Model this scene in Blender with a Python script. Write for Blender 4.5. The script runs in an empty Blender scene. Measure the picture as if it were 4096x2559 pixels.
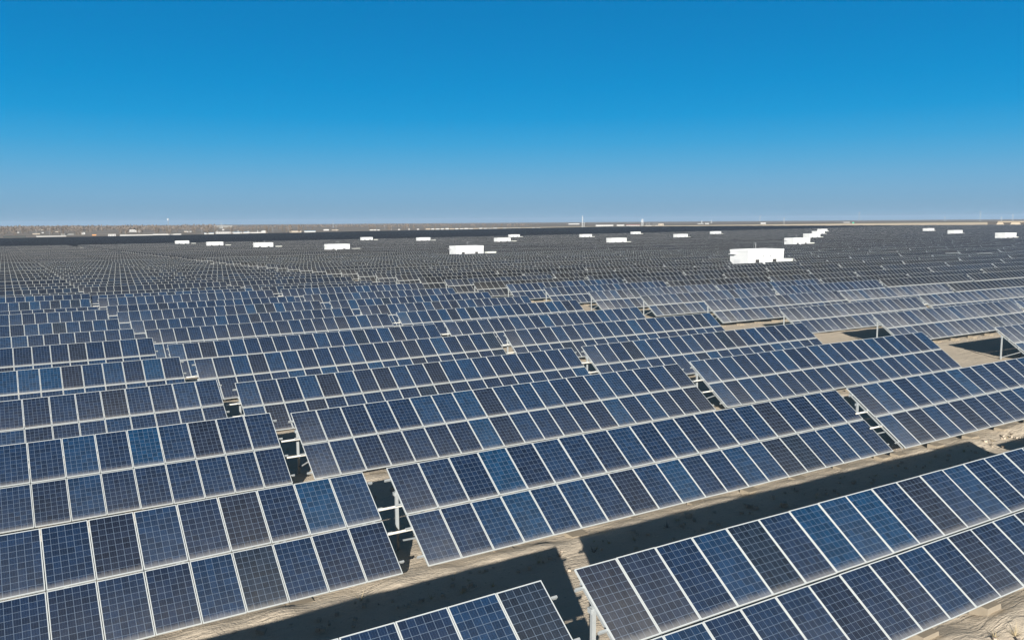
import bpy, bmesh, math, random
import numpy as np
from mathutils import Vector, Matrix
random.seed(7)
R = math.radians
sc = bpy.context.scene
C = sc.collection
ZC = 9.3                                   # camera height above the world origin level

# ------------------------------------------------------------------ camera
F_PX, CX, CY = 3266.0, 2048.0, 1279.5
PITCH, ROLL = math.atan((1279.5 - 888.0) / 3266.0), R(-0.4)
cp, sp = math.cos(PITCH), math.sin(PITCH)
r0, u0, f0 = Vector((1, 0, 0)), Vector((0, sp, cp)), Vector((0, cp, -sp))
cr, sr = math.cos(ROLL), math.sin(ROLL)
CR, CU, CF = r0 * cr + u0 * sr, u0 * cr - r0 * sr, f0
cam_d = bpy.data.cameras.new('camera')
cam_d.sensor_fit = 'HORIZONTAL'; cam_d.sensor_width = 36.0
cam_d.lens = 36.0 * F_PX / 4096.0
cam_d.clip_start = 0.2; cam_d.clip_end = 60000
cam = bpy.data.objects.new('camera', cam_d); C.objects.link(cam)
cam.matrix_world = Matrix(((CR.x, CU.x, -CF.x, 0), (CR.y, CU.y, -CF.y, 0), (CR.z, CU.z, -CF.z, ZC), (0, 0, 0, 1)))
sc.camera = cam

YAW = R(31.1)
EX, EY = math.cos(YAW), math.sin(YAW)      # along the rows
NX, NY = -math.sin(YAW), math.cos(YAW)     # across the rows, away from the camera
def an(a, n): return a * EX + n * NX, a * EY + n * NY
def inv(x, y): return x * EX + y * EY, x * NX + y * NY

# ------------------------------------------------------------------ terrain
Q = (-9.28240869, -1.78604042, -0.13149325, 0.04988393, 0.03065367, 0.03262371)
def quad(a, n):
    return Q[0] + Q[1] * n / 100 + Q[2] * a / 100 + Q[3] * n * n / 1e4 + Q[4] * a * n / 1e4 + Q[5] * a * a / 1e4
# (row, table in block -1 or 0, along, across, top edge height, yaw, tilt, slope) of the tables nearest the camera
MEAS = {
 (0, -1, 6): (8.73, 12.24, -6.62, 31.38, 35.64, -.31), (1, -1, 5): (-12.13, 21.53, -7.08, 32.02, 37.18, -.16),
 (1, -1, 6): (8.80, 21.76, -7.11, 31.34, 35.49, .07), (0, -1, 5): (-12.02, 12.57, -6.99, 31.10, 35.0, .44),
 (2, -1, 5): (-12.31, 30.96, -7.13, 32.15, 37.57, -.32), (2, -1, 6): (8.73, 31.34, -7.37, 31.31, 33.87, .03),
 (2, -1, 7): (29.97, 31.58, -7.37, 30.63, 34.53, .20), (1, -1, 7): (29.39, 21.59, -7.00, 31.13, 34.54, .08),
 (3, -1, 5): (-12.40, 40.53, -7.48, 31.60, 36.55, .12), (3, -1, 6): (8.72, 40.92, -7.77, 31.02, 34.97, .09),
 (3, -1, 7): (29.33, 40.38, -7.63, 31.28, 35.43, .17), (4, -1, 5): (-12.59, 50.09, -7.62, 31.29, 37.33, -.04),
 (4, -1, 6): (8.43, 50.09, -7.86, 31.19, 35.44, .16), (4, -1, 7): (29.68, 50.47, -7.83, 30.53, 35.42, .20),
 (5, -1, 6): (8.35, 59.58, -8.16, 31.1, 35, .02), (5, -1, 7): (29.38, 59.43, -8.09, 31.1, 35, .18),
 (6, -1, 6): (8.15, 68.96, -8.17, 31.1, 35, .02), (6, -1, 7): (29.28, 69.09, -8.14, 31.1, 35, .16),
 (7, -1, 6): (8.12, 78.58, -8.45, 31.1, 35, .06), (7, -1, 7): (29.18, 78.52, -8.35, 31.1, 35, .01),
 (8, -1, 6): (7.90, 87.79, -8.45, 31.1, 35, 0), (9, -1, 6): (7.81, 97.18, -8.64, 31.1, 35, 0),
 (10, -1, 6): (7.71, 106.7, -8.53, 31.1, 35, 0), (11, -1, 6): (7.46, 116.1, -8.89, 31.1, 35, 0),
 (5, -1, 5): (-12.8, 59.47, -7.60, 31.2, 36, 0), (6, -1, 5): (-12.95, 68.91, -7.99, 31.2, 36, 0),
 (7, -1, 5): (-13.1, 78.35, -8.15, 31.2, 36, 0), (8, -1, 5): (-13.2, 87.79, -8.14, 31.2, 36, 0),
 (9, -1, 5): (-13.25, 97.23, -8.64, 31.2, 36, 0), (10, -1, 5): (-13.4, 106.67, -8.54, 31.2, 36, 0),
}
SEC = [(2, 58.28, -7.56), (3, 57.95, -7.51), (4, 58.16, -7.92), (5, 58.17, -7.90), (6, 57.93, -8.11), (7, 57.87, -8.30), (8, 57.70, -8.44),
       (9, 57.68, -8.57), (10, 57.54, -8.88), (11, 57.52, -8.97), (12, 57.39, -9.15), (13, 57.20, -9.21)]
ROW0, ROWP = 12.27, 9.44
for r_, a_, z_ in SEC: MEAS[(r_, 0, 0)] = (a_, ROW0 + ROWP * r_ - 0.05, z_, 31.1, 35, .05)
HTOP = 2.33                                # top edge above the ground
_pa, _pn, _pr = [], [], []
for (_r, _b, _j), (a_, n_, z_, y_, t_, s_) in MEAS.items():
    for f in (0.0, 0.5, 1.0):
        _pa.append(a_ + 20.24 * f); _pn.append(n_ - 1.4); zz = z_ + 20.24 * f * math.sin(R(s_)) - HTOP
        _pr.append(zz - quad(_pa[-1], _pn[-1]))
_pa, _pn, _pr = np.array(_pa), np.array(_pn), np.array(_pr)
def sstep(x): x = np.clip(x, 0, 1); return x * x * (3 - 2 * x)
def ground_z(x, y):
    """height of the ground (world), x and y numpy arrays"""
    x = np.asarray(x, float); y = np.asarray(y, float)
    D = np.hypot(x, y); k = np.where(D > 1900, 1900 / np.maximum(D, 1), 1.0)
    a = x * k * EX + y * k * EY; n = x * k * NX + y * k * NY
    nn = np.maximum(n, -60.0); aa = np.maximum(a, -250.0)
    z = quad(aa, nn)
    near = D < 260
    if near.any():
        d2 = (a[near][:, None] - _pa) ** 2 + (n[near][:, None] - _pn) ** 2
        w = np.exp(-d2 / (2 * 9.0 ** 2))
        z[near] = z[near] + (w * _pr).sum(1) / (w.sum(1) + 0.08)
    t = sstep((D - 1900) / 3100)
    return z * (1 - t) + (-12.0) * t + ZC
def gz(x, y): return float(ground_z(np.array([x]), np.array([y]))[0])
def ray_dir(px, py):
    return (CF + CR * ((px - CX) / F_PX) - CU * ((py - CY) / F_PX))
def hit(px, py):
    v = ray_dir(px, py)
    d = np.exp(np.linspace(math.log(20), math.log(13000), 3000))
    g = ground_z(v.x * d, v.y * d); z = v.z * d + ZC
    i = np.nonzero(z < g)[0]
    d_ = d[i[0]] if len(i) else 11000.0
    return v.x * d_, v.y * d_, d_

# ------------------------------------------------------------------ helpers
class MB:
    def __init__(s): s.v = []; s.f = []; s.m = []; s.uv = {}
    def face(s, pts, m=0, uv=None):
        i = len(s.v); s.v += [tuple(p) for p in pts]; s.f.append(tuple(range(i, i + len(pts)))); s.m.append(m)
        if uv: s.uv[len(s.f) - 1] = uv
    def hexa(s, p, m=0, top_m=None, top_uv=None):
        """p: 8 corners, bottom ring then top ring, each counter-clockwise from above"""
        i = len(s.v); s.v += [tuple(q) for q in p]
        for k, q in enumerate(((3, 2, 1, 0), (4, 5, 6, 7), (0, 1, 5, 4), (1, 2, 6, 5), (2, 3, 7, 6), (3, 0, 4, 7))):
            s.f.append(tuple(i + t for t in q)); s.m.append(top_m if (k == 1 and top_m is not None) else m)
            if k == 1 and top_uv: s.uv[len(s.f) - 1] = top_uv
    def box(s, x0, x1, y0, y1, z0, z1, m=0, M=None, **k):
        p = [(x0, y0, z0), (x1, y0, z0), (x1, y1, z0), (x0, y1, z0), (x0, y0, z1), (x1, y0, z1), (x1, y1, z1), (x0, y1, z1)]
        if M is not None: p = [M @ Vector(q) for q in p]
        s.hexa(p, m, **k)
    def bar(s, a, b, w, h, m=0, up=(0, 0, 1)):
        a, b = Vector(a), Vector(b); d = (b - a).normalized(); up = Vector(up)
        sd = d.cross(up)
        if sd.length < 1e-4: sd = d.cross(Vector((0, 1, 0)))
        sd.normalize(); t = sd.cross(d)
        p = []
        for c in (a, b): p.append([c - sd * w / 2 - t * h / 2, c + sd * w / 2 - t * h / 2, c + sd * w / 2 + t * h / 2, c - sd * w / 2 + t * h / 2])
        s.hexa([p[0][0], p[0][1], p[1][1], p[1][0], p[0][3], p[0][2], p[1][2], p[1][3]], m)
    def tube(s, a, b, ra, rb, seg=6, m=0):
        a, b = Vector(a), Vector(b); d = (b - a).normalized()
        q = Vector((1, 0, 0)) if abs(d.x) < .8 else Vector((0, 1, 0))
        s1 = d.cross(q).normalized(); s2 = d.cross(s1)
        i = len(s.v)
        for c, r in ((a, ra), (b, rb)):
            for k in range(seg):
                t = 2 * math.pi * k / seg; s.v.append(tuple(c + (s1 * math.cos(t) + s2 * math.sin(t)) * r))
        for k in range(seg):
            k2 = (k + 1) % seg; s.f.append((i + k, i + k2, i + seg + k2, i + seg + k)[::-1]); s.m.append(m)
        s.f.append(tuple(i + k for k in range(seg))); s.m.append(m)
        s.f.append(tuple(i + seg + k for k in range(seg))[::-1]); s.m.append(m)
    def mesh(s, name, mats, uv2=None):
        me = bpy.data.meshes.new(name); me.from_pydata(s.v, [], s.f)
        for m in mats: me.materials.append(m)
        me.polygons.foreach_set('material_index', s.m)
        if s.uv:
            ul = me.uv_layers.new(name='UVMap'); arr = np.zeros(len(me.loops) * 2)
            st = np.zeros(len(s.f), int); me.polygons.foreach_get('loop_start', st)
            for fi, co in s.uv.items():
                for k, c in enumerate(co): arr[2 * (st[fi] + k)] = c[0]; arr[2 * (st[fi] + k) + 1] = c[1]
            ul.data.foreach_set('uv', arr)
        me.validate(); me.update()
        return me
def link(name, me, parent=None, loc=None, rot=None):
    o = bpy.data.objects.new(name, me); C.objects.link(o)
    if parent is not None: o.parent = parent
    if loc is not None: o.location = loc
    if rot is not None: o.rotation_euler = rot
    return o
def tag(o, label=None, cat=None, group=None, kind=None):
    if label: o['label'] = label
    if cat: o['category'] = cat
    if group: o['group'] = group
    if kind: o['kind'] = kind
    return o
def empty(name, loc, rot=(0, 0, 0)):
    o = bpy.data.objects.new(name, None); C.objects.link(o); o.location = loc; o.rotation_euler = rot
    o.empty_display_size = 0.3
    return o

# ------------------------------------------------------------------ material helpers
class NT:
    def __init__(s, name):
        s.mat = bpy.data.materials.new(name); s.mat.use_nodes = True; s.t = s.mat.node_tree; s.n = s.t.nodes; s.n.clear()
        s.out = s.n.new('ShaderNodeOutputMaterial'); s.b = s.n.new('ShaderNodeBsdfPrincipled'); s.t.links.new(s.b.outputs[0], s.out.inputs[0])
    def set(s, sock, v):
        if hasattr(v, 'is_linked'): s.t.links.new(v, sock)
        else: sock.default_value = v
    def inp(s, name, v): s.set(s.b.inputs[name], v)
    def m(s, op, a, b=0.0, c=None):
        x = s.n.new('ShaderNodeMath'); x.operation = op; s.set(x.inputs[0], a); s.set(x.inputs[1], b)
        if c is not None: s.set(x.inputs[2], c)
        return x.outputs[0]
    def mix(s, f, a, b):
        x = s.n.new('ShaderNodeMix'); x.data_type = 'RGBA'; s.set(x.inputs[0], f)
        for k, v in ((6, a), (7, b)):
            if isinstance(v, tuple): v = (*v, 1.0) if len(v) == 3 else v
            s.set(x.inputs[k], v)
        return x.outputs[2]
    def scale(s, col, f):
        x = s.n.new('ShaderNodeVectorMath'); x.operation = 'SCALE'; s.set(x.inputs[0], col); s.set(x.inputs['Scale'], f); return x.outputs[0]
    def comb(s, x, y, z=0.0):
        n = s.n.new('ShaderNodeCombineXYZ'); s.set(n.inputs[0], x); s.set(n.inputs[1], y); s.set(n.inputs[2], z); return n.outputs[0]
    def sep(s, v):
        n = s.n.new('ShaderNodeSeparateXYZ'); s.set(n.inputs[0], v); return n.outputs
    def white(s, v):
        n = s.n.new('ShaderNodeTexWhiteNoise'); n.noise_dimensions = '3D'; s.set(n.inputs[0], v); return n.outputs['Value'], n.outputs['Color']
    def noise(s, v, sc_, det=3.0, rough=.55):
        n = s.n.new('ShaderNodeTexNoise'); s.set(n.inputs['Vector'], v); n.inputs['Scale'].default_value = sc_; n.inputs['Detail'].default_value = det
        n.inputs['Roughness'].default_value = rough; return n.outputs[0]
    def ramp(s, f, stops, interp='LINEAR'):
        n = s.n.new('ShaderNodeValToRGB'); n.color_ramp.interpolation = interp; s.set(n.inputs[0], f); el = n.color_ramp.elements
        while len(el) < len(stops): el.new(0.5)
        for e, (p, c) in zip(el, stops): e.position = p; e.color = (*c, 1.0)
        return n.outputs[0]
    def attr(s, name):
        n = s.n.new('ShaderNodeAttribute'); n.attribute_type = 'OBJECT'; n.attribute_name = name; return n.outputs['Fac']
    def coord(s, k='Object'):
        return s.n.new('ShaderNodeTexCoord').outputs[k]
    def pos(s): return s.n.new('ShaderNodeNewGeometry').outputs['Position']
    def bump(s, h, st, dist=.05):
        n = s.n.new('ShaderNodeBump'); n.inputs['Strength'].default_value = st; n.inputs['Distance'].default_value = dist; s.set(n.inputs['Height'], h)
        s.t.links.new(n.outputs[0], s.b.inputs['Normal'])
def simple(name, col, rough=.6, metal=0.0, var=0.0, vs=3.0):
    t = NT(name); t.inp('Roughness', rough); t.inp('Metallic', metal)
    if var:
        k = t.noise(t.coord(), vs, 4); t.inp('Base Color', t.mix(k, tuple(c * (1 - var) for c in col), tuple(min(1, c * (1 + var)) for c in col)))
    else: t.inp('Base Color', (*col, 1.0))
    return t.mat

TONES = [(0.0, (.0055, .0135, .034)), (.25, (.006, .017, .043)), (.5, (.0065, .021, .053)), (.72, (.006, .028, .070)), (.80, (.005, .033, .080)),
         (.84, (.0075, .0165, .038)), (.92, (.0105, .0160, .0310)), (1.0, (.009, .018, .034))]
GREYS = [(0.0, (.0095, .0110, .0130)), (.4, (.0105, .0120, .0150)), (.75, (.0100, .0130, .0190)), (.9, (.0095, .0150, .0260)), (1.0, (.0125, .0120, .0125))]
DUST = (.40, .385, .36)
def panel_look(t, gu, gv, tone, dust, seed, grey=0.0):
    """colour of a dusty poly-crystalline panel; gu, gv run 0..1 over the glass, gv = 0 at the low edge"""
    cu, cv = t.m('MULTIPLY', gu, 6.0), t.m('MULTIPLY', gv, 10.0)
    fu, fv = t.m('FRACT', cu), t.m('FRACT', cv)
    eu = t.m('GREATER_THAN', t.m('ABSOLUTE', t.m('SUBTRACT', fu, .5)), .468)
    ev = t.m('GREATER_THAN', t.m('ABSOLUTE', t.m('SUBTRACT', fv, .5)), .472)
    line = t.m('MAXIMUM', eu, ev)
    bus = t.m('GREATER_THAN', t.m('ABSOLUTE', t.m('SUBTRACT', t.m('FRACT', t.m('MULTIPLY', fu, 3.0)), .5)), .44)
    wv, wc = t.white(t.comb(t.m('FLOOR', cu), t.m('FLOOR', cv), seed))
    base = t.ramp(tone, TONES)
    if not isinstance(grey, float): base = t.mix(grey, base, t.ramp(tone, GREYS))
    base = t.scale(base, t.m('MULTIPLY_ADD', wv, .50, .75))
    cry = t.noise(t.comb(t.m('MULTIPLY', gu, 1.0), t.m('MULTIPLY', gv, 1.65), seed), 60.0, 2.0)
    base = t.scale(base, t.m('MULTIPLY_ADD', cry, 2.2, -.1))
    base = t.mix(t.m('MULTIPLY', bus, .16), base, (.10, .14, .20))
    lc = (.15, .20, .27) if isinstance(grey, float) else t.mix(grey, (.15, .20, .27), (.10, .105, .11))
    base = t.mix(t.m('MULTIPLY', line, .62), base, lc)
    blot = t.noise(t.comb(gu, t.m('MULTIPLY', gv, 1.65), t.m('MULTIPLY', seed, 7.3)), 3.2, 5.0, .65)
    streak = t.noise(t.comb(t.m('MULTIPLY', gu, 9.0), t.m('MULTIPLY', gv, 2.0), seed), 2.0, 4.0, .6)
    low = t.m('SUBTRACT', 1.0, t.m('MULTIPLY', gv, t.m('MULTIPLY_ADD', streak, 15.0, 3.5)))
    low = t.m('MAXIMUM', low, 0.0)
    am = t.m('MULTIPLY', dust, t.m('MULTIPLY_ADD', blot, 1.5, .30))
    am = t.m('MULTIPLY', am, t.m('MULTIPLY_ADD', gv, -1.3, 1.7))
    am = t.m('ADD', am, t.m('MULTIPLY', low, .34))
    am = t.m('MINIMUM', am, .8)
    return t.mix(am, base, DUST), am
def glass_props(t, col, am):
    t.inp('Base Color', col); t.inp('IOR', 1.5)
    t.inp('Roughness', t.m('MULTIPLY_ADD', am, .5, .16)); t.inp('Specular IOR Level', .42)
def panel_near():
    t = NT('panel_glass'); uv = t.sep(t.coord('UV'))
    sd = t.attr('seed')
    col, am = panel_look(t, uv[0], uv[1], t.attr('tone'), t.attr('dust'), sd); glass_props(t, col, am); return t.mat
def panel_grid(name, fieldtone):
    """a whole bank of panels: U counts panels along the row, V is 0..1 in the upper bank and 2..3 in the lower"""
    t = NT(name); uv = t.sep(t.coord('UV'))
    iu, iv = t.m('FLOOR', uv[0]), t.m('FLOOR', uv[1]); fu, fv = t.m('FRACT', uv[0]), t.m('FRACT', uv[1])
    if fieldtone:
        u2 = t.n.new('ShaderNodeUVMap'); u2.uv_map = 'Tint'; s2 = t.sep(u2.outputs[0]); sd, dust = t.m('MULTIPLY', s2[0], 500.0), s2[1]; grey = t.m('MULTIPLY_ADD', s2[0], .25, .75)
    else: sd, dust, grey = t.attr('seed'), t.attr('dust'), t.attr('grey')
    rv, rc = t.white(t.comb(iu, iv, sd))
    c3 = t.sep(rc)
    gu = t.m('MULTIPLY', t.m('SUBTRACT', fu, .029), 1 / .942); gv = t.m('MULTIPLY', t.m('SUBTRACT', fv, .019), 1 / .962)
    fr = t.m('MAXIMUM', t.m('GREATER_THAN', t.m('ABSOLUTE', t.m('SUBTRACT', fu, .5)), .471), t.m('GREATER_THAN', t.m('ABSOLUTE', t.m('SUBTRACT', fv, .5)), .481))
    if not fieldtone:
        edge = t.m('POWER', 2.718, t.m('MULTIPLY', uv[0], -.9))
        dust = t.m('MULTIPLY', dust, t.m('MULTIPLY_ADD', c3[1], .7, .65)); dust = t.m('ADD', dust, t.m('MULTIPLY', edge, .06))
    col, am = panel_look(t, gu, gv, t.m('MULTIPLY', c3[0], t.attr('tone') if not fieldtone else .60), dust, t.m('ADD', sd, t.m('MULTIPLY_ADD', iu, 3.1, iv)), grey)
    metal = (.38, .39, .37) if not fieldtone else t.mix(t.m('GREATER_THAN', dust, .001), (.03, .034, .04), (.33, .33, .32))
    col = t.mix(fr, col, metal)
    t.inp('Base Color', col); t.inp('IOR', 1.5); t.inp('Roughness', t.m('MULTIPLY_ADD', fr, .3, .22)); t.inp('Specular IOR Level', .42)
    return t.mat
M_GLASS = panel_near()
M_GRID = panel_grid('panel_bank_glass', False)
M_FAR = panel_grid('distant_panel_glass', True)
M_FRAME = simple('anodised_aluminium', (.47, .49, .48), .42, .0, .10, 2.0)
M_STEEL = simple('galvanised_steel', (.36, .38, .38), .45, .2, .12, 4.0)
M_BACK = simple('white_backsheet', (.45, .45, .44), .6)
M_CONC = simple('pale_concrete', (.27, .225, .165), .9, 0, .18, 5.0)
M_PIPE = simple('pale_conduit', (.72, .68, .60), .5)

# ------------------------------------------------------------------ solar tables
NCOL, PITCHX, PW, PL, PGAP = 20, 1.012, .994, 1.672, .046
SL = 2 * PL + PGAP
TLEN = NCOL * PITCHX
FW = .020
def panel_mesh(with_frame):
    b = MB(); hx, hy = PW / 2, PL / 2; ix, iy = hx - FW, hy - FW
    b.face([(-ix, -iy, 0), (ix, -iy, 0), (ix, iy, 0), (-ix, iy, 0)], 0, [(0, 0), (1, 0), (1, 1), (0, 1)])
    b.face([(-ix, -iy, -.012), (-ix, iy, -.012), (ix, iy, -.012), (ix, -iy, -.012)], 1)
    if with_frame: frame_into(b, 2)
    return b.mesh('solar_panel', [M_GLASS, M_BACK, M_FRAME])
def frame_into(b, m):
    hx, hy = PW / 2, PL / 2; ix, iy = hx - FW, hy - FW; z0, z1 = -.036, .004
    for x0, x1, y0, y1 in ((-hx, hx, -hy, -iy), (-hx, hx, iy, hy), (-hx, -ix, -iy, iy), (ix, hx, -iy, iy)): b.box(x0, x1, y0, y1, z0, z1, m)
def frame_mesh():
    b = MB(); frame_into(b, 0); return b.mesh('panel_frame', [M_FRAME])
ME_PANEL, ME_PANELF, ME_PFRAME = panel_mesh(False), panel_mesh(True), frame_mesh()
X0 = -TLEN / 2
def slope_pt(x, v, tilt, dz=0.0):
    """a point on the table plane: v metres down from the top edge, dz above the glass (local frame, base at the ground)"""
    yt = SL * math.cos(tilt) / 2
    return Vector((x, yt - v * math.cos(tilt) - dz * math.sin(tilt), HTOP - v * math.sin(tilt) + dz * math.cos(tilt)))
RAILV = (.38, 1.28, 2.10, 3.02)
POSTX = [X0 + .10 + 2.495 * k for k in range(9)]
def rail_mb(b, v, tilt, m=0, ext=.17):
    a, c = slope_pt(X0 - ext, v, tilt, -.075), slope_pt(-X0 + ext, v, tilt, -.075)
    b.bar(a, c, .045, .07, m, up=(0, -math.sin(tilt), math.cos(tilt)))
def rafter_mb(b, x, tilt, m=0):
    b.bar(slope_pt(x, .22, tilt, -.155), slope_pt(x, 3.28, tilt, -.155), .05, .085, m, up=(0, -math.sin(tilt), math.cos(tilt)))
def post_mb(b, x, tilt, m=0):
    p = slope_pt(x, .72, tilt, -.19); b.bar((x, p.y, -.5), (x, p.y, p.z), .09, .07, m, up=(0, 1, 0))
    b.box(x - .09, x + .09, p.y - .06, p.y + .06, p.z - .12, p.z - .02, m)
def brace_mb(b, x, tilt, m=0):
    p = slope_pt(x, .72, tilt, -.19); q = slope_pt(x, 2.35, tilt, -.20)
    b.bar((x + .05, p.y, .25), (x + .05, q.y, q.z), .05, .05, m, up=(1, 0, 0))
def foot_mb(b, x, tilt, m=0, k=0):
    q = slope_pt(x, 3.16, tilt, -.2); w, d = .34, .22
    b.hexa([(x - w, q.y - d, -.35), (x + w, q.y - d, -.35), (x + w, q.y + d, -.35), (x - w, q.y + d, -.35),
            (x - w + .05, q.y - d + .03, .10), (x + w - .04, q.y - d + .05, .085), (x + w - .05, q.y + d, .10), (x - w + .03, q.y + d, .11)], m)
def foot_pin_mb(b, x, tilt, m=0):
    q = slope_pt(x, 3.16, tilt, -.2); b.box(x - .03, x + .03, q.y - .03, q.y + .03, .1, q.z + .02, m)
_cache = {}
def cached(key, fn):
    if key not in _cache: _cache[key] = fn()
    return _cache[key]
def support_mesh(tilt, light=False):
    def mk():
        b = MB()
        for v in RAILV: rail_mb(b, v, tilt, 0, .09)
        for x in POSTX:
            post_mb(b, x, tilt)
            if not light: rafter_mb(b, x, tilt); brace_mb(b, x, tilt)
            foot_mb(b, x, tilt, 1)
        return b.mesh('support_frame', [M_STEEL, M_CONC])
    return cached(('sup', round(tilt, 3), light), mk)
def bank_mesh(tilt, lower):
    def mk():
        b = MB(); v0 = (PL + PGAP) if lower else 0.0; v1 = v0 + PL
        p = [slope_pt(X0, v1, tilt, -.036), slope_pt(-X0, v1, tilt, -.036), slope_pt(-X0, v0, tilt, -.036), slope_pt(X0, v0, tilt, -.036),
             slope_pt(X0, v1, tilt, .004), slope_pt(-X0, v1, tilt, .004), slope_pt(-X0, v0, tilt, .004), slope_pt(X0, v0, tilt, .004)]
        o = 0 if lower else 2
        b.hexa(p, 1, top_m=0, top_uv=[(0, o), (20, o), (20, o + 1), (0, o + 1)])
        return b.mesh('panel_bank', [M_GRID, M_FRAME])
    return cached(('bank', round(tilt, 3), lower), mk)
rng = random.Random(11)
def pick_tone():
    q = rng.random()
    if q < .70: return rng.uniform(.10, .62)
    if q < .89: return rng.uniform(.62, .80)
    if q < .97: return rng.uniform(.84, .95)
    return 1.0
ORD = ['nearest', 'second', 'third', 'fourth', 'fifth', 'sixth', 'seventh', 'eighth', 'ninth', 'tenth', 'eleventh', 'twelfth', 'thirteenth', 'fourteenth',
       'fifteenth', 'sixteenth', 'seventeenth', 'eighteenth', 'nineteenth', 'twentieth']
def ordinal(k):
    if k < 20: return ORD[k]
    tens = {2: 'twenty', 3: 'thirty', 4: 'forty', 5: 'fifty', 6: 'sixty'}[(k + 1) // 10]; u = (k + 1) % 10
    if u == 0: return {'twenty': 'twentieth', 'thirty': 'thirtieth', 'forty': 'fortieth', 'fifty': 'fiftieth', 'sixty': 'sixtieth'}[tens]
    return tens + '-' + (['first', 'second', 'third'] + ORD[3:])[u - 1]
# lattice of the whole farm
BLK, TPITCH = 173.5, 20.85
def rowjit(r, a):
    s = math.sin(r * 12.9898) * 43758.5453; s -= math.floor(s)
    t = math.sin(r * 78.233 + math.floor(a / 42.0) * 3.7) * 12543.123; t -= math.floor(t)
    return (s - .5) * .32 + (t - .5) * .16
BUILD = [(-310, 772), (-233, 644), (-165, 545), (-90, 423), (-152, 861), (-81, 754), (-17, 310), (-7, 631), (3, 919), (75, 829), (66, 515), (155, 1024), (147, 713),
         (228, 917), (57, 190), (137, 393), (216, 590), (292, 781), (376, 993), (442, 870), (360, 666), (279, 463)]
BAN = [inv(*q) for q in BUILD]
tables = []
for r in range(0, 200):
    n = ROW0 + ROWP * r
    for k in range(-1, 9):
        for j in range(8):
            key = (r, k, j)
            a = 58.4 + BLK * k + TPITCH * j - .0105 * (n - 30) if k >= 0 else -116.0 + TPITCH * j + BLK * (k + 1) - .0115 * (n - 30)
            if n > 883: a = -116.0 + TPITCH * (8 * (k + 1) + j) - .0115 * (n - 30)
            if key in MEAS: a, nn, zt, yw, ti, sl = MEAS[key]
            else: nn, zt, yw, ti, sl = n, None, 31.1, 35.2, 0.0
            if a > 1380 or nn > 1800: continue
            ca = a + TLEN / 2; cn = nn - 1.4
            x, y = an(ca, cn)
            if y < 5: continue
            m = 22 / max(y, 1.0)
            if abs(x / y) > .64 + m: continue
            if any(abs(ca - ba) < 16.5 and -4.5 < cn - bn < 7.5 for ba, bn in BAN if abs(cn - bn) < 20): continue
            tables.append((math.hypot(x, y), key, a, nn, zt, yw, ti, sl, x, y))
tables.sort()
def visible(t):
    """some part of the table falls inside the picture"""
    _, key, a, nn, zt, yw, ti, sl, x, y = t
    for f in (0, .25, .5, .75, 1):
        for v in (0, 2.7):
            px, py = an(a + TLEN * f, nn - v)
            z = (zt + ZC if zt is not None else gz(px, py) + HTOP) - v * .7
            p = Vector((px, py, z - ZC)); d = p.dot(CF)
            if d < 1: continue
            X, Y = CX + F_PX * p.dot(CR) / d, CY - F_PX * p.dot(CU) / d
            if -10 < X < 4106 and -10 < Y < 2569: return True
    return False
indiv, rest = [], []
for t in tables:
    if t[0] < 45 and not visible(t):
        rest.append(t)
        continue
    (indiv if len(indiv) < 300 and visible(t) else rest).append(t)
N_FULL, N_PANEL = 14, 48
TINTS = ['blue']
def table_label(key, dusty):
    r, k, j = key
    if k < 0: side, c = 'left', 7 - j
    else: side, c = 'right', j + 8 * k
    tone = 'dusty grey' if dusty else 'deep blue'
    nth = 'first' if c == 0 else ORD[c]
    row = ordinal(r) + ' row from the camera' if r else 'row nearest the camera'
    return f'{tone} solar table, {row}, {nth} {side} of the sandy lane'
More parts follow.
